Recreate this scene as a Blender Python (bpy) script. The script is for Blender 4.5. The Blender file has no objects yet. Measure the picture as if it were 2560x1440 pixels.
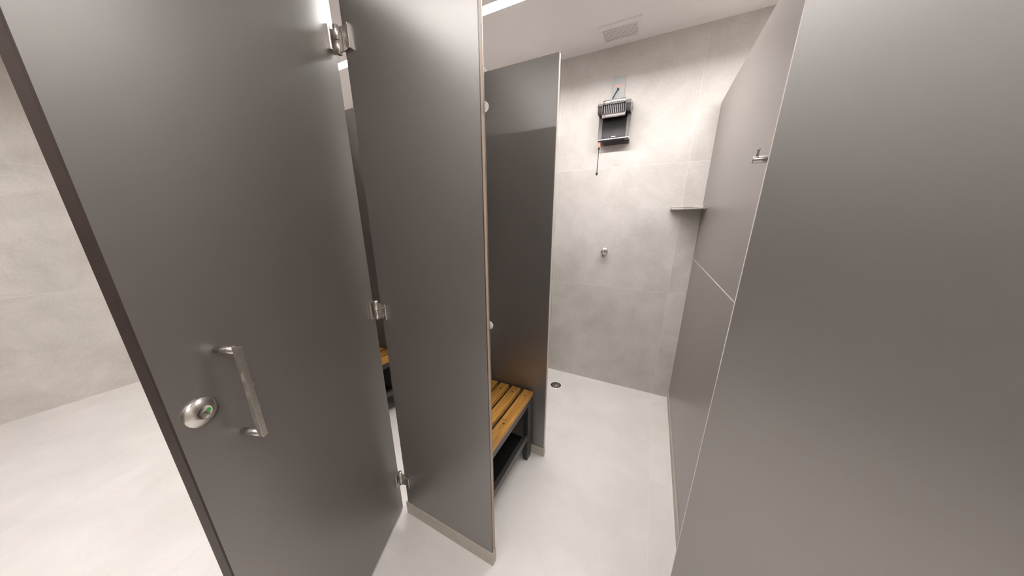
import bpy, bmesh, math, random
from mathutils import Vector, Matrix
S = bpy.context.scene
COL = S.collection
random.seed(4)

# ------------------------------------------------------------------ camera, world, exposure
EYE = Vector((0.0, 0.0, 1.42))
YAW, PITCH = math.radians(26.73), math.radians(16.095)
cam_data = bpy.data.cameras.new('camera')
cam = bpy.data.objects.new('camera', cam_data)
COL.objects.link(cam)
cam.location = EYE
cam.rotation_euler = (math.pi / 2 - PITCH, 0, YAW)
cam_data.sensor_fit = 'HORIZONTAL'
cam_data.sensor_width = 36.0
cam_data.lens = 36.0 * 686.35 / 2560.0
cam_data.shift_y = 25.6 / 2560.0
cam_data.clip_start = 0.01
S.camera = cam

world = bpy.data.worlds.new('world')
S.world = world
world.use_nodes = True
world.node_tree.nodes['Background'].inputs['Color'].default_value = (0.9, 0.92, 1.0, 1)
world.node_tree.nodes['Background'].inputs['Strength'].default_value = 0.0

S.view_settings.view_transform = 'Standard'
S.view_settings.look = 'None'
S.view_settings.gamma = 1.0
S.view_settings.use_curve_mapping = False
S.view_settings.exposure = 0.17
S.cycles.use_denoising = True
S.cycles.max_bounces = 14
S.cycles.diffuse_bounces = 8
S.cycles.glossy_bounces = 6
S.cycles.sample_clamp_indirect = 8.0

LAMP_STALL = 110.0      # radiance of the linear lamp over the shower cells
LAMP_AISLE = 80.0      # radiance of the linear lamp over the aisle

# ------------------------------------------------------------------ materials
def new_mat(name):
    m = bpy.data.materials.new(name)
    m.use_nodes = True
    nt = m.node_tree
    return m, nt, nt.nodes['Principled BSDF']

def N(nt, typ, **kw):
    n = nt.nodes.new(typ)
    for k, v in kw.items():
        setattr(n, k, v)
    return n

def simple(name, col, rough=0.5, metal=0.0, spec=0.5, bump=0.0, bscale=400, coat=0.0):
    m, nt, b = new_mat(name)
    b.inputs['Base Color'].default_value = (*col, 1)
    b.inputs['Roughness'].default_value = rough
    b.inputs['Metallic'].default_value = metal
    b.inputs['Specular IOR Level'].default_value = spec
    b.inputs['Coat Weight'].default_value = coat
    tc = N(nt, 'ShaderNodeTexCoord')
    no = N(nt, 'ShaderNodeTexNoise')
    no.inputs['Scale'].default_value = 45 if metal else bscale
    no.inputs['Detail'].default_value = 2
    nt.links.new(tc.outputs['Object'], no.inputs['Vector'])
    mr = N(nt, 'ShaderNodeMapRange')
    mr.inputs['To Min'].default_value = max(0.02, rough - 0.04)
    mr.inputs['To Max'].default_value = rough + 0.04
    nt.links.new(no.outputs['Fac'], mr.inputs['Value'])
    nt.links.new(mr.outputs['Result'], b.inputs['Roughness'])
    if bump:
        bp = N(nt, 'ShaderNodeBump')
        bp.inputs['Strength'].default_value = bump
        bp.inputs['Distance'].default_value = 0.0006
        nt.links.new(no.outputs['Fac'], bp.inputs['Height'])
        nt.links.new(bp.outputs['Normal'], b.inputs['Normal'])
    return m

def tile_mat(name, base, dark, ux, uy, ox, oy, grout, gw=0.0016, tile=0.905, rough=0.55, gmix=0.8, speck=1.0):
    """large porcelain tiles with a clouded cement look; ux, uy = which world axes carry the joints"""
    m, nt, b = new_mat(name)
    L = nt.links
    geo = N(nt, 'ShaderNodeNewGeometry')
    sep = N(nt, 'ShaderNodeSeparateXYZ')
    L.new(geo.outputs['Position'], sep.inputs['Vector'])

    def joint(axis, off):
        a = N(nt, 'ShaderNodeMath', operation='SUBTRACT'); a.inputs[1].default_value = off
        L.new(sep.outputs[axis], a.inputs[0])
        p = N(nt, 'ShaderNodeMath', operation='PINGPONG'); p.inputs[1].default_value = tile / 2
        L.new(a.outputs[0], p.inputs[0])
        c = N(nt, 'ShaderNodeMath', operation='LESS_THAN'); c.inputs[1].default_value = gw
        L.new(p.outputs[0], c.inputs[0])
        d = N(nt, 'ShaderNodeMath', operation='DIVIDE'); d.inputs[1].default_value = tile
        L.new(a.outputs[0], d.inputs[0])
        f = N(nt, 'ShaderNodeMath', operation='FLOOR')
        L.new(d.outputs[0], f.inputs[0])
        return c, f
    c1, f1 = joint(ux, ox)
    c2, f2 = joint(uy, oy)
    mx = N(nt, 'ShaderNodeMath', operation='MAXIMUM')
    L.new(c1.outputs[0], mx.inputs[0]); L.new(c2.outputs[0], mx.inputs[1])
    # every tile gets its own piece of the cloud pattern
    comb = N(nt, 'ShaderNodeCombineXYZ')
    L.new(f1.outputs[0], comb.inputs[0]); L.new(f2.outputs[0], comb.inputs[1])
    vm = N(nt, 'ShaderNodeVectorMath', operation='MULTIPLY_ADD')
    vm.inputs[1].default_value = (3.7, 5.3, 0)
    L.new(comb.outputs[0], vm.inputs[0]); L.new(geo.outputs['Position'], vm.inputs[2])
    n1 = N(nt, 'ShaderNodeTexNoise')
    n1.inputs['Scale'].default_value = 3.2; n1.inputs['Detail'].default_value = 7; n1.inputs['Roughness'].default_value = 0.62
    n1.inputs['Distortion'].default_value = 0.35
    L.new(vm.outputs[0], n1.inputs['Vector'])
    n2 = N(nt, 'ShaderNodeTexNoise')
    n2.inputs['Scale'].default_value = 70; n2.inputs['Detail'].default_value = 5; n2.inputs['Roughness'].default_value = 0.7
    L.new(vm.outputs[0], n2.inputs['Vector'])
    r1 = N(nt, 'ShaderNodeMapRange')
    r1.inputs['From Min'].default_value = 0.32; r1.inputs['From Max'].default_value = 0.66
    L.new(n1.outputs['Fac'], r1.inputs['Value'])
    cm = N(nt, 'ShaderNodeMix', data_type='RGBA')
    cm.inputs['A'].default_value = (*dark, 1); cm.inputs['B'].default_value = (*base, 1)
    L.new(r1.outputs['Result'], cm.inputs['Factor'])
    r2 = N(nt, 'ShaderNodeMapRange')
    r2.inputs['From Min'].default_value = 0.3; r2.inputs['From Max'].default_value = 0.7
    r2.inputs['To Min'].default_value = 1 - .07 * speck; r2.inputs['To Max'].default_value = 1 + .05 * speck
    L.new(n2.outputs['Fac'], r2.inputs['Value'])
    sc = N(nt, 'ShaderNodeVectorMath', operation='SCALE')
    L.new(cm.outputs['Result'], sc.inputs[0]); L.new(r2.outputs['Result'], sc.inputs['Scale'])
    gf = N(nt, 'ShaderNodeMath', operation='MULTIPLY'); gf.inputs[1].default_value = gmix
    L.new(mx.outputs[0], gf.inputs[0])
    gm = N(nt, 'ShaderNodeMix', data_type='RGBA')
    gm.inputs['B'].default_value = (*grout, 1)
    L.new(gf.outputs[0], gm.inputs['Factor']); L.new(sc.outputs[0], gm.inputs['A'])
    L.new(gm.outputs['Result'], b.inputs['Base Color'])
    b.inputs['Roughness'].default_value = rough
    b.inputs['Specular IOR Level'].default_value = 0.4
    bp = N(nt, 'ShaderNodeBump')
    bp.inputs['Strength'].default_value = 0.12; bp.inputs['Distance'].default_value = 0.001
    L.new(n2.outputs['Fac'], bp.inputs['Height']); L.new(bp.outputs['Normal'], b.inputs['Normal'])
    return m

def laminate_mat(name, col, rough, spec=0.5):
    m, nt, b = new_mat(name)
    L = nt.links
    tc = N(nt, 'ShaderNodeTexCoord')
    n = N(nt, 'ShaderNodeTexNoise'); n.inputs['Scale'].default_value = 260; n.inputs['Detail'].default_value = 3
    L.new(tc.outputs['Object'], n.inputs['Vector'])
    big = N(nt, 'ShaderNodeTexNoise'); big.inputs['Scale'].default_value = 2.2; big.inputs['Detail'].default_value = 4
    L.new(tc.outputs['Object'], big.inputs['Vector'])
    mr = N(nt, 'ShaderNodeMapRange'); mr.inputs['To Min'].default_value = 0.86; mr.inputs['To Max'].default_value = 1.14
    L.new(n.outputs['Fac'], mr.inputs['Value'])
    sc = N(nt, 'ShaderNodeVectorMath', operation='SCALE'); sc.inputs[0].default_value = col
    L.new(mr.outputs['Result'], sc.inputs['Scale'])
    L.new(sc.outputs[0], b.inputs['Base Color'])
    rr = N(nt, 'ShaderNodeMapRange'); rr.inputs['To Min'].default_value = rough - 0.02; rr.inputs['To Max'].default_value = rough + 0.02
    L.new(big.outputs['Fac'], rr.inputs['Value'])
    L.new(rr.outputs['Result'], b.inputs['Roughness'])
    b.inputs['Specular IOR Level'].default_value = spec
    b.inputs['Specular Tint'].default_value = (1.0, 0.975, 0.955, 1)
    b.inputs['IOR'].default_value = 3.0
    bp = N(nt, 'ShaderNodeBump'); bp.inputs['Strength'].default_value = 0.06; bp.inputs['Distance'].default_value = 0.0004
    L.new(n.outputs['Fac'], bp.inputs['Height']); L.new(bp.outputs['Normal'], b.inputs['Normal'])
    return m

def wood_mat():
    m, nt, b = new_mat('oiled_teak')
    L = nt.links
    tc = N(nt, 'ShaderNodeTexCoord')
    mp = N(nt, 'ShaderNodeMapping'); mp.inputs['Scale'].default_value = (38, 2.2, 38)
    L.new(tc.outputs['Object'], mp.inputs['Vector'])
    n = N(nt, 'ShaderNodeTexNoise'); n.inputs['Scale'].default_value = 2.2; n.inputs['Detail'].default_value = 6
    n.inputs['Distortion'].default_value = 0.8
    L.new(mp.outputs[0], n.inputs['Vector'])
    cr = N(nt, 'ShaderNodeValToRGB')
    cr.color_ramp.elements[0].position = 0.3; cr.color_ramp.elements[0].color = (0.31, 0.135, 0.024, 1)
    cr.color_ramp.elements[1].position = 0.68; cr.color_ramp.elements[1].color = (0.64, 0.33, 0.068, 1)
    L.new(n.outputs['Fac'], cr.inputs['Fac'])
    # dark weathering scuffs
    n2 = N(nt, 'ShaderNodeTexNoise'); n2.inputs['Scale'].default_value = 14; n2.inputs['Detail'].default_value = 3
    L.new(tc.outputs['Object'], n2.inputs['Vector'])
    r = N(nt, 'ShaderNodeMapRange'); r.inputs['From Min'].default_value = 0.66; r.inputs['From Max'].default_value = 0.74
    r.inputs['To Max'].default_value = 0.55
    L.new(n2.outputs['Fac'], r.inputs['Value'])
    mx = N(nt, 'ShaderNodeMix', data_type='RGBA'); mx.inputs['B'].default_value = (0.07, 0.045, 0.02, 1)
    L.new(r.outputs['Result'], mx.inputs['Factor']); L.new(cr.outputs['Color'], mx.inputs['A'])
    L.new(mx.outputs['Result'], b.inputs['Base Color'])
    b.inputs['Roughness'].default_value = 0.5
    return m

def emit_mat(name, col, strength):
    m, nt, b = new_mat(name)
    b.inputs['Base Color'].default_value = (0.9, 0.9, 0.9, 1)
    b.inputs['Emission Color'].default_value = (*col, 1)
    b.inputs['Emission Strength'].default_value = strength
    return m

TB, TD, GR = (0.67, 0.635, 0.605), (0.53, 0.50, 0.465), (0.78, 0.75, 0.71)
M_FLOOR = tile_mat('floor_porcelain', (0.79, 0.76, 0.735), (0.71, 0.68, 0.65), 'X', 'Y', 0.152, 0.528, (0.80, 0.77, 0.73), gmix=0.6, speck=0.35)
M_WALLB = tile_mat('wall_porcelain', TB, TD, 'X', 'Z', 0.150, 0.882, GR, gw=0.0013, gmix=0.55)
M_WALLS = tile_mat('side_wall_porcelain', TB, TD, 'Y', 'Z', 0.57, 0.882, GR, gw=0.0013, gmix=0.55)
M_CEIL = simple('matt_white_paint', (0.93, 0.90, 0.895), 0.75, spec=0.2)
M_GRILLE = simple('white_grille_enamel', (0.92, 0.89, 0.885), 0.5, spec=0.3)
M_LAM = laminate_mat('graphite_laminate', (0.080, 0.0695, 0.0645), 0.39)
M_LAML = laminate_mat('graphite_laminate_divider', (0.165, 0.148, 0.139), 0.34)
M_LAMD = laminate_mat('dark_laminate', (0.05, 0.045, 0.043), 0.3)
M_EDGE = simple('tan_edge_band', (0.42, 0.31, 0.22), 0.5)
M_EDGED = simple('brown_phenolic_edge', (0.045, 0.030, 0.024), 0.5)
M_EDGEL = simple('pale_edge_band', (0.62, 0.57, 0.52), 0.5)
M_STONE = tile_mat('kerb_stone', (0.52, 0.475, 0.42), (0.44, 0.40, 0.35), 'X', 'Z', 9.9, 9.9, GR, tile=60.0)
M_STEEL = simple('brushed_steel', (0.62, 0.59, 0.55), 0.26, metal=1.0)
M_STEELD = simple('satin_steel', (0.50, 0.47, 0.43), 0.36, metal=1.0)
M_CHROME = simple('chrome', (0.90, 0.90, 0.91), 0.12, metal=1.0)
M_SHELF = simple('matt_black_board', (0.006, 0.006, 0.006), 0.7, spec=0.15)
M_BLACK = simple('black_metal_paint', (0.030, 0.029, 0.028), 0.33, bump=0.2, bscale=700)
M_PLASTIC = simple('black_gloss_plastic', (0.018, 0.015, 0.018), 0.12)
M_MATTE = simple('black_rubber', (0.02, 0.018, 0.018), 0.6)
M_GREYP = simple('smoked_grey_plastic', (0.20, 0.185, 0.18), 0.25)
M_RIB = simple('grey_rib_plastic', (0.33, 0.31, 0.31), 0.35)
M_PLATE = simple('pale_grey_plate', (0.39, 0.405, 0.405), 0.3)
M_RED = simple('faded_red_print', (0.82, 0.44, 0.38), 0.5)
M_REDL = simple('red_tinted_lens', (0.80, 0.33, 0.28), 0.15)
M_GREEN = simple('green_indicator_paint', (0.03, 0.33, 0.06), 0.35)
M_WHITE = simple('white_print', (0.62, 0.62, 0.60), 0.5)
M_DARK = simple('dark_void', (0.01, 0.01, 0.01), 0.8)
M_WOOD = wood_mat()
M_LED1 = emit_mat('stall_led_diffuser', (1.0, 0.968, 0.945), LAMP_STALL)
M_LED2 = emit_mat('aisle_led_diffuser', (1.0, 0.968, 0.945), LAMP_AISLE)
M_FILL = emit_mat('added_fill_diffuser', (1.0, 0.968, 0.945), 45.0)  # added out-of-view lamp that brightens the upper laminate reflections
M_ALU = simple('white_enamel', (0.93, 0.92, 0.91), 0.4)
M_SATIN = simple('satin_chrome', (0.95, 0.95, 0.95), 0.27, metal=1.0)
m, nt, b = new_mat('clear_acrylic')
b.inputs['Base Color'].default_value = (0.93, 0.92, 0.90, 1)
b.inputs['Roughness'].default_value = 0.12
b.inputs['Transmission Weight'].default_value = 0.55
b.inputs['IOR'].default_value = 1.45
M_ACRYL = m

# ------------------------------------------------------------------ mesh helpers
def box(bm, x0, x1, y0, y1, z0, z1, bevel=0.0, mi=0, seg=2):
    r = bmesh.ops.create_cube(bm, size=1.0)
    vs = r['verts']
    for v in vs:
        v.co = Vector((x0 + (v.co.x + .5) * (x1 - x0), y0 + (v.co.y + .5) * (y1 - y0), z0 + (v.co.z + .5) * (z1 - z0)))
    fs = {f for v in vs for f in v.link_faces}
    for f in fs:
        f.material_index = mi
    if bevel:
        es = list({e for v in vs for e in v.link_edges})
        r2 = bmesh.ops.bevel(bm, geom=es, offset=bevel, segments=seg, profile=0.6, affect='EDGES')
        for f in r2['faces']:
            f.material_index = mi
    return bm

def frame_of(axis):
    a = Vector(axis).normalized()
    h = Vector((0, 0, 1)) if abs(a.z) < 0.9 else Vector((1, 0, 0))
    u = a.cross(h).normalized()
    return a, u, a.cross(u).normalized()

def lathe(bm, origin, axis, prof, seg=32, mi=0):
    """revolve a list of (radius, distance along axis) about axis through origin"""
    a, u, w = frame_of(axis)
    o = Vector(origin)
    rings = []
    for r, h in prof:
        if r < 1e-6:
            rings.append([bm.verts.new(o + a * h)])
        else:
            rings.append([bm.verts.new(o + a * h + (u * math.cos(2 * math.pi * k / seg) + w * math.sin(2 * math.pi * k / seg)) * r) for k in range(seg)])
    for A, B in zip(rings[:-1], rings[1:]):
        for k in range(seg):
            k2 = (k + 1) % seg
            if len(A) == 1 and len(B) == 1:
                continue
            if len(A) == 1:
                vs = (A[0], B[k2], B[k])
            elif len(B) == 1:
                vs = (A[k], A[k2], B[0])
            else:
                vs = (A[k], A[k2], B[k2], B[k])
            f = bm.faces.new(vs); f.material_index = mi; f.smooth = True
    return bm

def cyl(bm, p0, p1, r, seg=24, ch=0.0, mi=0):
    p0, p1 = Vector(p0), Vector(p1)
    L = (p1 - p0).length
    if ch:
        prof = [(0, 0), (r - ch, 0), (r, ch), (r, L - ch), (r - ch, L), (0, L)]
    else:
        prof = [(0, 0), (r, 0), (r, L), (0, L)]
    return lathe(bm, p0, p1 - p0, prof, seg, mi)

def tube(bm, pts, r, seg=12):
    pts = [Vector(p) for p in pts]
    rings = []
    up = None
    for i, p in enumerate(pts):
        t = (pts[min(i + 1, len(pts) - 1)] - pts[max(i - 1, 0)]).normalized()
        if up is None:
            _, u, w = frame_of(t)
        else:
            u = (up - t * up.dot(t)).normalized(); w = t.cross(u)
        up = u
        rings.append([bm.verts.new(p + (u * math.cos(2 * math.pi * k / seg) + w * math.sin(2 * math.pi * k / seg)) * r) for k in range(seg)])
    for A, B in zip(rings[:-1], rings[1:]):
        for k in range(seg):
            f = bm.faces.new((A[k], A[(k + 1) % seg], B[(k + 1) % seg], B[k])); f.smooth = True
    bm.faces.new(rings[0][::-1]); bm.faces.new(rings[-1])
    return bm

def prism(bm, poly, axis, lo, hi):
    """extrude a 2-D outline: axis 'x' takes (y,z), 'y' takes (x,z), 'z' takes (x,y)"""
    def P(p, t):
        return {'x': (t, p[0], p[1]), 'y': (p[0], t, p[1]), 'z': (p[0], p[1], t)}[axis]
    A = [bm.verts.new(P(p, lo)) for p in poly]
    B = [bm.verts.new(P(p, hi)) for p in poly]
    n = len(poly)
    bm.faces.new(A[::-1]); bm.faces.new(B)
    for k in range(n):
        bm.faces.new((A[k], A[(k + 1) % n], B[(k + 1) % n], B[k]))
    return bm

def sphere(bm, c, r, s=(1, 1, 1)):
    re = bmesh.ops.create_uvsphere(bm, u_segments=20, v_segments=12, radius=1)
    for v in re['verts']:
        v.co = Vector(c) + Vector((v.co.x * r * s[0], v.co.y * r * s[1], v.co.z * r * s[2]))
        for f in v.link_faces:
            f.smooth = True
    return bm

def obj(name, bm, mats, parent=None, smooth_angle=None):
    bmesh.ops.recalc_face_normals(bm, faces=bm.faces[:])
    me = bpy.data.meshes.new(name)
    bm.to_mesh(me); bm.free()
    for mm in (mats if isinstance(mats, (list, tuple)) else [mats]):
        me.materials.append(mm)
    o = bpy.data.objects.new(name, me)
    COL.objects.link(o)
    if parent:
        o.parent = parent
    return o

B = bmesh.new

def tag(o, label, cat, group=None):
    o['label'] = label; o['category'] = cat
    if group:
        o['group'] = group
    return o

def thing(name, label, cat, loc=(0, 0, 0), rotz=0.0, group=None):
    o = bpy.data.objects.new(name, None)
    o.empty_display_size = 0.1
    COL.objects.link(o)
    o.location = loc; o.rotation_euler = (0, 0, rotz)
    return tag(o, label, cat, group)

def struct(name, bm, mats):
    o = obj(name, bm, mats); o['kind'] = 'structure'
    return o

def dup(root, loc, label, group=None):
    r = root.copy(); COL.objects.link(r); r.location = loc
    r['label'] = label
    if group:
        r['group'] = group
    for ch in list(root.children):
        c = ch.copy(); COL.objects.link(c); c.parent = r
        for g in list(ch.children):
            d = g.copy(); COL.objects.link(d); d.parent = c
    return r

# ------------------------------------------------------------------ setting (metres)
YB, YP, YF = 2.328, 1.313, 0.686          # back wall, cross panel, stall fronts
XR, XL, XE = 0.271, -4.016, 1.75          # divider face, end wall of the aisle, other end
YO, YW, ZC, ZP = -1.40, -3.05, 2.542, 2.098   # opposite stall row, far wall, ceiling, panel tops
PITCH_X = 1.086                           # stall spacing

struct('floor', box(B(), XL, XE, YW, YB, -0.06, 0.0), M_FLOOR)
struct('wall_back', box(B(), XL - .1, XE + .1, YB, YB + .1, 0, ZC + .1), M_WALLB)
struct('wall_left', box(B(), XL - .1, XL, YW - .1, YB, 0, ZC + .1), M_WALLS)
struct('wall_right', box(B(), XE, XE + .1, YW - .1, YB, 0, ZC + .1), M_WALLS)
struct('wall_front', box(B(), XL - .1, XE + .1, YW - .1, YW, 0, ZC + .1), M_WALLB)
# the stall row across the aisle, only seen mirrored in the laminate
struct('wall_opposite', box(B(), XL, XE, YO - .03, YO, 0, 2.1), M_LAMD)

# ceiling with three recessed slots for the linear lamps, the farthest one an added fill
LAMPS = ((1.617, 1.683, M_LED1), (-0.28, -0.215, M_LED2), (-2.40, -2.335, M_FILL))
REC = 0.022
XS, XSA = -3.00, -2.90                    # left ends of the lamp slots (aisle, stalls)
FACE = 0.0170                              # recess of the visible diffuser face
cb = B()
edges = [YW, LAMPS[2][0], LAMPS[2][1], LAMPS[1][0], LAMPS[1][1], LAMPS[0][0], LAMPS[0][1], YB]
for a, bb in ((0, 1), (2, 3), (4, 5), (6, 7)):
    box(cb, XL, XE, edges[a], edges[bb], ZC, ZC + .08)
for lz in LAMPS:
    box(cb, XL, (XSA if lz[2] is M_LED1 else XS) - .001, lz[0], lz[1], ZC, ZC + .08)
struct('ceiling', cb, M_CEIL)
lamp_labels = ('glowing recessed linear ceiling lamp running above the shower cells',
               'recessed linear ceiling lamp above the aisle in front of the stalls',
               'added linear fill lamp, out of view beyond the opposite stall row')
for (y0, y1, ml), lab in zip(LAMPS, lamp_labels):
    xs, xe = (XSA if ml is M_LED1 else XS, XE - .01)
    t = thing('linear_ceiling_lamp', lab, 'lamp', (0, 0, ZC))
    bm = B()
    box(bm, xs, xe, y0, y0 + .002, 0, REC + .03)
    box(bm, xs, xe, y1 - .002, y1, 0, REC + .03)
    box(bm, xs, xe, y0 + .002, y1 - .002, REC + .02, REC + .03)
    obj('channel', bm, M_ALU, t)
    obj('diffuser', box(B(), xs + .002, xe - .002, y0 + .0025, y1 - .0025, FACE, REC + .008), ml, t)

# ------------------------------------------------------------------ stall panels
def front_panel(x0, x1, label, edge_left=None, edge_right=None, yf=YF, base=True):
    """upright panel in the stall front: laminate sheets on a coloured core, on a stone kerb"""
    t = thing('stall_front_panel', label, 'panel', (x0, yf, 0), group=None)
    w = x1 - x0
    z0 = 0.073
    bm = box(B(), 0, w, 0, .0055, z0, ZP)
    bm.normal_update()
    for f in bm.faces:
        f.material_index = 1 if abs(f.normal.x) > .9 else 0
    obj('outer_sheet', bm, [M_LAM, M_EDGED], t)
    obj('inner_sheet', box(B(), 0, w, .0185, .022, z0, ZP), M_LAM, t)
    c = obj('core', box(B(), 0.0004, w - .0004, .0055, .0185, z0, ZP - .0004), edge_right or M_EDGED, t)
    c['label'] = 'tan edge core'
    if base:
        k = obj('kerb', box(B(), -.012, w + .003, -.003, .025, 0, z0, bevel=.002), M_STONE, t)
        k['label'] = 'pale stone kerb under the panel'
    return t

MIDP = front_panel(-0.921, -0.437, 'dark grey fixed stall panel with tan edge, in the middle beside the hinged door', None, M_EDGE)
front_panel(-0.921 - PITCH_X, -0.437 - PITCH_X, 'dark grey fixed stall panel hidden behind the opened left door', None, M_EDGE)
front_panel(0.215, 0.66, 'dark grey fixed stall panel behind the opened right door', None, M_EDGE, yf=.716)

def cross_panel(x0, x1, label):
    t = thing('cross_panel', label, 'panel', (x0, YP, 0), group='cross panels between changing nook and shower')
    w = x1 - x0
    obj('sheet', box(B(), 0, w - .003, 0, .018, .059, ZP - .014), M_LAM, t)
    e = obj('edge_band', box(B(), w - .003, w, 0, .018, .059, ZP - .014), M_EDGEL, t)
    e['label'] = 'pale edge band'
    k = obj('kerb', box(B(), 0, w + .002, -.004, .022, 0, .059, bevel=.002), M_STONE, t)
    k['label'] = 'pale stone kerb under the panel'
    return t
cross_panel(-0.8080, -0.441, 'dark grey cross panel behind the slatted bench, beside the open shower')
cross_panel(-0.8080 - PITCH_X, -0.441 - PITCH_X, 'dark grey cross panel seen through the gap at the door hinges')

def divider(x, label, y0=YF + .0262, y1=YB):
    t = thing('stall_divider', label, 'partition', (x, y0, 0), group='dividers between the stalls')
    L = y1 - y0 - .001
    zs = 1.150
    up = obj('upper_sheet', box(B(), 0, .024, 0, L, zs + .002, ZP + .012), M_LAML, t)
    lo = obj('lower_sheet', box(B(), 0, .024, 0, L, .061, zs - .002), M_LAML, t)
    s = obj('joint_strip', box(B(), -.0012, .0252, 0, L, zs - .002, zs + .002), M_EDGEL, t)
    s['label'] = 'pale joint line between the two sheets'
    k = obj('kerb', box(B(), -.006, .03, 0, L, 0, .056, bevel=.0015), M_STONE, t)
    k['label'] = 'pale stone kerb along the floor'
    return t
divider(XR, 'grey stall divider on the right side of the open shower, under hook and shelf', y0=.7425)
divider(XR - PITCH_X - .024, 'grey stall divider behind the middle panel and bench')
divider(XR - 2 * PITCH_X - .024, 'grey stall divider at the far side of the left stall')

# ------------------------------------------------------------------ doors
DA = math.radians(112.0)
d = Vector((-math.cos(DA), -math.sin(DA), 0))
LD = thing('stall_door', 'dark grey stall door swung open at left, with pull handle and round lock', 'door', (-0.966, YF, 0), math.atan2(d.y, d.x))
LW = 0.644
# local frame of the left door: x from hinge to free edge, +y out of the visible face
TH = .022
obj('leaf', box(B(), .0006, LW - .0035, -TH, 0, .014, ZP), M_LAM, LD)
e = obj('edge_strip', box(B(), LW - .0035, LW, -TH, 0, .014, ZP), M_EDGED, LD)
e['label'] = 'dark brown edge of the free side'
e = obj('hinge_edge_strip', box(B(), 0, .0006, -TH, 0, .014, ZP), M_EDGED, LD)

# pull handle: two feet and an angular bar
hx, hz0, hz1, so = .543, .966, 1.166, .047
ph = obj('pull_handle', box(B(), hx - .0065, hx + .0065, so - .007, so + .007, hz0 - .008, hz1 + .008, bevel=.0028), M_STEEL, LD)
ph['label'] = 'brushed steel pull handle'
for z in (hz0, hz1):
    obj('handle_foot', cyl(B(), (hx, 0, z), (hx, so - .004, z), .0078, 24), M_STEEL, ph)
# round indicator lock
kx, kz = .600, 1.0615
lk = obj('lock_rose', lathe(B(), (kx, 0, kz), (0, 1, 0), [(.0290, 0), (.0290, .0035), (.0278, .0058), (.0135, .0112), (.0124, .0114), (.0118, .0104), (0, .0104)], 48), M_STEEL, LD)
lk['label'] = 'round steel lock plate with small green indicator'
obj('indicator_window', prism(B(), [(kx - .0072 + .0036 * math.cos(a), kz + .0012 + .0036 * math.sin(a)) for a in [k * math.pi / 10 for k in range(20)]], 'y', .0100, .0109), M_GREEN, lk)
obj('coin_slot', box(B(), kx - .0030, kx + .003, .0100, .0108, kz - .0008, kz + .0006), M_DARK, lk)

# three hinges: knuckle in two halves in the gap, a folded leaf on the door and one on the fixed panel
inv = LD.rotation_euler.to_matrix().inverted()
def to_local(p):
    return inv @ (Vector(p) - Vector(LD.location))
KN = to_local((-0.9435, YF - .006, 0))
for zc in (1.9475, 1.073, 0.219):
    bm = prism(B(), [(.004, 0), (.0375, 0), (.0375, .0085), (.0365, .0105), (.0325, .0108), (.030, .0095), (.010, .0045), (.004, .0045)], 'z', zc - .031, zc + .031)
    hg = obj('hinge', bm, M_STEEL, LD)
    hg['label'] = 'steel hinge'
    bm = B()
    lathe(bm, (KN.x, KN.y, zc - .036), (0, 0, 1), [(0, 0), (.0075, 0), (.0092, .0016), (.0092, .0335), (.0082, .0348), (0, .0348)], 28)
    lathe(bm, (KN.x, KN.y, zc + .0005), (0, 0, 1), [(0, 0), (.0082, 0), (.0092, .0014), (.0092, .0355), (.0080, .0375), (0, .0375)], 28)
    obj('knuckle', bm, M_STEEL, hg)
    obj('pin_ring', cyl(B(), (KN.x, KN.y, zc - .0015), (KN.x, KN.y, zc + .0008), .0080, 24), M_DARK, hg)
    # web from the door leaf to the knuckle
    bm = B()
    q = [(.010, .0008), (.010, .0052), (KN.x + .002, KN.y + .003), (KN.x + .002, KN.y - .003)]
    prism(bm, q, 'z', zc - .031, zc + .031)
    obj('web', bm, M_STEEL, hg)
    # leaf screwed to the fixed panel
    bm = B()
    prism(bm, [(-.9190, YF), (-.8865, YF), (-.8865, YF - .0085), (-.8875, YF - .0105), (-.8915, YF - .0108), (-.894, YF - .0095), (-.9130, YF - .0050), (-.9190, YF - .0050)], 'z', zc - .031, zc + .031)
    prism(bm, [(-.940, YF - .008), (-.940, YF - .003), (-.918, YF - .0005), (-.918, YF - .0055)], 'z', zc - .031, zc + .031)
    bm.transform(Matrix.Translation((-MIDP.location.x, -MIDP.location.y, 0)))
    o = obj('hinge_leaf', bm, M_STEEL, MIDP)
    o['label'] = 'steel hinge leaf'

# right stall door, folded back against the fixed panel: its inner face is seen
RA = math.radians(156.0)
d2 = Vector((-math.cos(RA), -math.sin(RA), 0))
RD = thing('stall_door', 'dark grey stall door folded back at right, filling the right edge of the photo', 'door', (0.165, YF, 0), math.atan2(d2.y, d2.x))
# local x from hinge edge to free edge; visible inner face towards -y
obj('leaf', box(B(), .0014, .598, 0, TH, .014, ZP), M_LAM, RD)
e = obj('edge_strip', box(B(), 0, .0014, 0, TH, .014, ZP), M_EDGEL, RD)
e['label'] = 'pale hinge side edge'
obj('free_edge_strip', box(B(), .598, .600, 0, TH, .014, ZP), M_EDGED, RD)

# ------------------------------------------------------------------ clear bumpers on the middle panel
for z, lab in ((1.7025, 'clear round door bumper, upper one on the tan panel edge'), (1.089, 'clear round door bumper, lower one on the tan panel edge')):
    bm = lathe(B(), (0, 0, 0), (0, 1, 0), [(.0135, 0), (.0135, .003), (.0118, .007), (.006, .0095), (.0035, .0075), (0, .0072)], 32)
    lathe(bm, (0, 0, 0), (0, 1, 0), [(0, 0), (.0135, 0)], 32)
    bmesh.ops.remove_doubles(bm, verts=bm.verts[:], dist=1e-5)
    o = obj('door_bumper', bm, M_ACRYL)
    o.location = (-0.4395, YF + .022, z)
    tag(o, lab, 'bumper', 'clear door bumpers')

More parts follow.
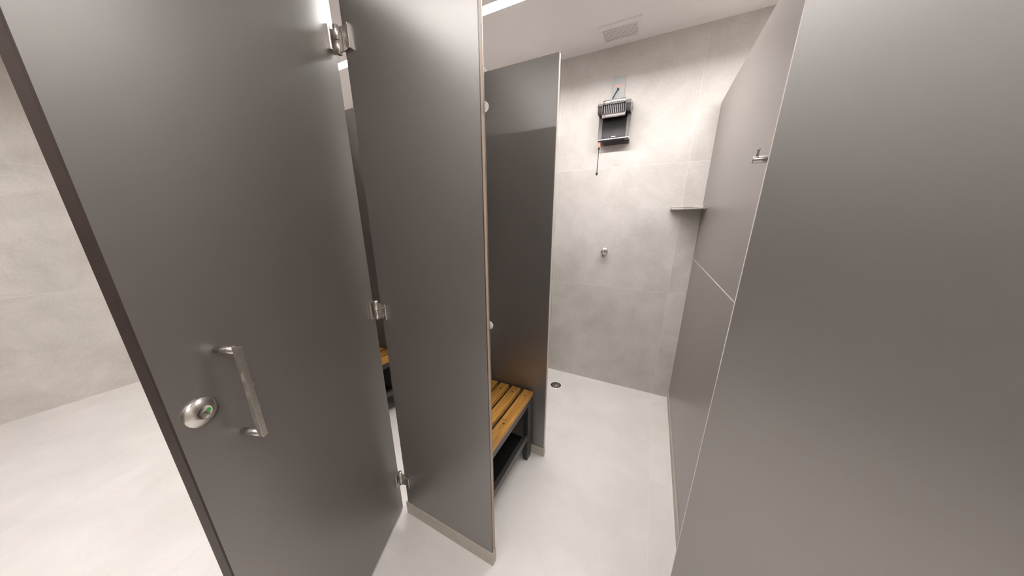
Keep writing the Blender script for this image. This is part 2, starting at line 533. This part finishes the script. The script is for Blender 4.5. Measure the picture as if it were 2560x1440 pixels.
# ------------------------------------------------------------------ slatted benches
def bench(x, label):
    """x = front edge of the seat; the bench runs along the stall divider up to the cross panel"""
    t = thing('slatted_bench', label, 'bench', (x, YP - .004, 0), group='slatted benches in the changing nooks')
    y0, y1 = -.570, -.010
    slats = [(-.061, -.003), (-.138, -.082), (-.217, -.161), (-.290, -.238)]
    for a, c in slats:
        s = obj('slat', box(B(), a, c, y0, y1, .424, .450, bevel=.003), M_WOOD, t)
        for yy in (-.066, -.318, -.505):
            obj('screw', lathe(B(), ((a + c) / 2, yy, .4502), (0, 0, 1), [(.0052, 0), (.0048, .0008), (0, .0008)], 16), M_BLACK, s)
    bm = B()
    box(bm, -.030, -.006, y0 + .004, y1 - .004, .384, .4238, bevel=.0015)
    box(bm, -.288, -.264, y0 + .004, y1 - .004, .384, .4238, bevel=.0015)
    for yy in (-.066, -.318, -.505):
        box(bm, -.264, -.030, yy - .02, yy + .02, .392, .4238)
    obj('seat_frame', bm, M_BLACK, t)
    bm = B()
    box(bm, -.030, -.006, y0 + .06, y1 - .065, .150, .190, bevel=.0015)
    box(bm, -.288, -.264, y0 + .06, y1 - .065, .150, .190, bevel=.0015)
    box(bm, -.264, -.030, y0 + .06, y1 - .065, .158, .166, mi=1)
    r = obj('lower_shelf', bm, [M_BLACK, M_SHELF], t)
    r['label'] = 'black shelf with raised rails under the seat'
    for lx in (-.034, -.288):
        for ly in (y1 - .063, y0 + .004):
            obj('leg', box(B(), lx, lx + .028, ly, ly + .056, 0, .384, bevel=.0015), M_BLACK, t)
    return t
b1 = bench(-0.513, 'teak slatted bench with black frame in the middle, beside the open shower')
dup(b1, (-0.513 - PITCH_X, YP - .004, 0), 'teak slatted bench seen through the narrow gap beside the left door')

# ------------------------------------------------------------------ electric shower on the back wall
cx = -0.342
SH = thing('electric_shower', 'black and chrome electric shower mounted high on the back wall', 'shower', (cx, YB, 0))
# local: x across, y negative towards the room
body = prism(B(), [(0, 1.957), (-.052, 1.957), (-.066, 1.966), (-.068, 2.118), (-.050, 2.190), (0, 2.196)], 'x', -.080, .080)
obj('body', body, M_PLASTIC, SH)
for s in (-1, 1):
    x0, x1 = (-.104, -.074) if s < 0 else (.076, .106)
    p = prism(B(), [(0, 1.950), (-.055, 1.950), (-.064, 1.960), (-.067, 2.118), (-.05, 2.150), (0, 2.150)], 'x', x0, x1)
    o = obj('side_cheek', p, M_GREYP, SH)
    xo = x1 if s > 0 else x0
    r = obj('chrome_rail', box(B(), xo - .0035 if s > 0 else xo - .001, xo + .001 if s > 0 else xo + .0025, -.0695, -.012, 1.955, 2.128, bevel=.001), M_CHROME, o)
    r['label'] = 'bright chrome side rail'
obj('bottom_cover', prism(B(), [(-.002, 1.938), (-.048, 1.944), (-.062, 1.958), (-.062, 1.966), (-.002, 1.966)], 'x', -.070, .104), M_PLASTIC, SH)
o = obj('lower_trim', box(B(), -.100, .104, -.0715, -.060, 1.961, 1.9655, bevel=.001), M_CHROME, SH); o['label'] = 'thin chrome line at the lower edge'
o = obj('badge', box(B(), -.014, .016, -.0692, -.0655, 1.975, 1.9805, bevel=.0008), M_WHITE, SH); o['label'] = 'small pale badge'
# projecting spray head with vertical ribs
hd = obj('spray_head', prism(B(), [(-.030, 2.110), (-.118, 2.092), (-.140, 2.102), (-.144, 2.145), (-.132, 2.166), (-.030, 2.176)], 'x', -.0690, .0690), M_PLASTIC, SH)
for k in range(11):
    x = -.0600 + k * .0120
    o = obj('rib', prism(B(), [(-.100, 2.0925), (-.1205, 2.0870), (-.1440, 2.0985), (-.1478, 2.146), (-.138, 2.158), (-.12, 2.158)], 'x', x - .0013, x + .0013), M_RIB, hd)
hp = [(-.020, 2.172), (-.128, 2.160)] + [(-.139 - .0155 * math.cos(math.radians(a)), 2.1665 + .0155 * math.sin(math.radians(a))) for a in range(-60, 91, 10)] + [(-.020, 2.192)]
o = obj('chrome_hood', prism(B(), hp, 'x', -.0710, .0710), M_SATIN, SH)
for f in o.data.polygons:
    f.use_smooth = abs(f.normal.x) < .5; o['label'] = 'chrome hood over the spray head'
o = obj('chrome_lip', prism(B(), [(-.095, 2.090), (-.122, 2.083), (-.147, 2.094), (-.149, 2.100), (-.144, 2.101), (-.121, 2.090), (-.096, 2.096)], 'x', -.0730, .0730), M_CHROME, SH); o['label'] = 'chrome lip under the ribs'
for s in (-1, 1):
    x0, x1 = sorted((s * .0745, s * .104))
    o = obj('head_bracket', prism(B(), [(0, 2.118), (-.075, 2.108), (-.125, 2.106), (-.137, 2.112), (-.140, 2.150), (-.120, 2.170), (0, 2.190)], 'x', x0, x1), M_PLASTIC, SH)
    obj('bracket_cap', prism(B(), [(-.090, 2.158), (-.126, 2.156), (-.144, 2.146), (-.147, 2.152), (-.140, 2.166), (-.120, 2.177), (-.090, 2.181)], 'x', x0 - .0012, x1 + .0012), M_CHROME, o)
    xm = s * .0735
    obj('bracket_rib', prism(B(), [(-.09, 2.098), (-.126, 2.094), (-.148, 2.104), (-.1495, 2.156), (-.13, 2.164), (-.09, 2.160)], 'x', xm - .002, xm + .002), M_CHROME, o)
# selector and pull rod at the lower left
sl = obj('selector', lathe(B(), (-.0945, -.050, 1.9665), (0, 0, -1), [(0, 0), (.0085, 0), (.0100, .004), (.0100, .018), (.0085, .024), (.0095, .030), (.0090, .040), (.0070, .046), (0, .046)], 24), M_REDL, SH)
sl['label'] = 'red tinted selector knob'
obj('rod_socket', lathe(B(), (-.0945, -.050, 1.9215), (0, 0, -1), [(0, 0), (.0075, 0), (.0070, .012), (.004, .017), (0, .017)], 20), M_MATTE, sl)
rd = obj('pull_rod', cyl(B(), (-.0945, -.050, 1.908), (-.0965, -.046, 1.752), .0027, 12), M_MATTE, SH)
bm = B(); sphere(bm, (-.0967, -.0458, 1.745), .0082, (1, 1, 1.35)); obj('rod_tip', bm, M_MATTE, rd)

# wall plate behind the shower, with a red printed strip
PL = thing('wall_plate', 'pale grey plate with a faded red mark behind the shower', 'plate', (-0.345, YB, 2.29))
obj('plate', box(B(), -.0425, .0430, -.006, 0, -.075, .068, bevel=.0015), M_PLATE, PL)
bm = B()
prism(bm, [(-.030, .0080), (.018, .0080), (.0275, .0140), (.0285, .0200), (.004, .0195), (-.026, .0185)], 'y', -.0068, -.0058)
o = obj('print', bm, M_RED, PL); o['label'] = 'faded red illegible printed mark'
# supply cable
pts = []
for k in range(13):
    u = k / 12
    pts.append((-.347 - .034 * u ** 1.5, YB - .008 - .050 * math.sin(u * math.pi * .62), 2.281 - .094 * u ** 1.15))
bm = tube(B(), pts, .0042)
sphere(bm, (-.346, YB - .010, 2.283), .0075)
tag(obj('power_cable', bm, M_MATTE), 'short black cable curving from the grey plate into the shower', 'cable')

# ------------------------------------------------------------------ tap valve
V = thing('shower_valve', 'small chrome shower tap with short lever on the back wall', 'tap', (-0.339, YB, 1.171))
obj('flange', lathe(B(), (0, 0, 0), (0, -1, 0), [(.030, 0), (.0295, .004), (.024, .009), (.019, .011), (0, .011)], 32), M_CHROME, V)
obj('knob', lathe(B(), (0, -.010, 0), (0, -1, 0), [(.019, 0), (.0215, .006), (.0215, .030), (.0195, .034), (.012, .0335), (.0105, .031), (0, .031)], 32), M_CHROME, V)
bm = B(); prism(bm, [(-.0062, -.018), (.0062, -.018), (.0042, -.044), (0, -.048), (-.0042, -.044)], 'y', -.036, -.018)
bmesh.ops.bevel(bm, geom=bm.edges[:], offset=.0012, segments=2, affect='EDGES')
obj('lever', bm, M_CHROME, V)

# ------------------------------------------------------------------ corner shelf
SF = thing('corner_shelf', 'triangular steel corner shelf where back wall meets the right divider', 'shelf', (XR, YB, 1.483))
tri = [(-.190, -.002), (-.001, -.002), (-.001, -.215), (-.022, -.215), (-.190, -.024)]
obj('tray', prism(B(), tri, 'z', -.003, .0015), M_STEELD, SF)
rail = [(-.188, -.006), (-.188, -.026), (-.021, -.212), (-.004, -.212)]
o = obj('guard_rail', tube(B(), [(x, y, .011) for x, y in rail], .0032), M_STEEL, SF); o['label'] = 'raised steel guard rail'
for x, y in ((-.186, -.028), (-.105, -.119), (-.024, -.209)):
    obj('post', cyl(B(), (x, y, 0), (x, y, .011), .0026, 12), M_STEEL, SF)
o = obj('wall_fixing', cyl(B(), (-.010, -.204, -.004), (0, -.204, -.004), .0055, 16), M_STEEL, SF)

# ------------------------------------------------------------------ coat hook on the divider
HK = thing('coat_hook', 'steel bar coat hook with upright pin on the right divider', 'hook', (XR, .960, 1.5635))
obj('rose', lathe(B(), (0, 0, 0), (-1, 0, 0), [(.016, 0), (.016, .004), (.0145, .005), (0, .005)], 28), M_STEEL, HK)
obj('bar', cyl(B(), (-.004, 0, 0), (-.0715, 0, 0), .0080, 28, ch=.0012), M_STEEL, HK)
obj('pin', lathe(B(), (-.0625, 0, .006), (0, 0, 1), [(0, 0), (.0026, 0), (.0026, .0155), (.0036, .0172), (.0034, .0192), (0, .0198)], 18), M_STEEL, HK)

# ------------------------------------------------------------------ floor drain
DR = thing('floor_drain', 'round metal floor drain with white rim on the shower floor', 'drain', (-0.6105, 2.078, 0))
o = obj('rim', lathe(B(), (0, 0, 0), (0, 0, 1), [(.0555, 0), (.0545, .0035), (.0475, .0035), (.0465, .0005)], 48), M_ALU, DR); o['label'] = 'white rim ring'
obj('sump', lathe(B(), (0, 0, 0), (0, 0, 1), [(0, .0006), (.0478, .0006)], 48), M_DARK, DR)
bm = B()
for k in range(10):
    a = 2 * math.pi * k / 10
    bb = box(B(), .010, .0480, -.0034, .0034, .0008, .0028)
    bb.transform(Matrix.Rotation(a, 4, 'Z'))
    me = bpy.data.meshes.new('t'); bb.to_mesh(me); bb.free(); bm.from_mesh(me); bpy.data.meshes.remove(me)
for r0, r1 in ((.0, .013), (.026, .031), (.043, .0478)):
    lathe(bm, (0, 0, 0), (0, 0, 1), [(max(r0, 1e-5), .0029), (r1, .0029), (r1, .0008)], 40)
obj('grate', bm, M_STEELD, DR)

# ------------------------------------------------------------------ ceiling vent
VT = thing('ceiling_vent', 'white slatted ventilation grille in the ceiling near the back wall', 'vent', (-0.340, 2.180, ZC))
bm = B()
x0, x1, y0, y1 = -.126, .126, -.102, .094
ix0, ix1, iy0, iy1 = -.102, .099, -.064, .066
for q in ((x0, x1, y0, iy0), (x0, x1, iy1, y1), (x0, ix0, iy0, iy1), (ix1, x1, iy0, iy1)):
    box(bm, q[0], q[1], q[2], q[3], -.006, 0)
obj('frame', bm, M_GRILLE, VT)
obj('backing', box(B(), ix0, ix1, iy0, iy1, -.0008, 0), M_GRILLE, VT)
for k in range(9):
    y = iy0 + (k + .5) * (iy1 - iy0) / 9
    s = box(B(), ix0, ix1, -.0057, .0057, -.0007, .0007)
    s.transform(Matrix.Translation((0, y, -.0042)) @ Matrix.Rotation(math.radians(8), 4, 'X'))
    obj('louvre', s, M_GRILLE, VT)
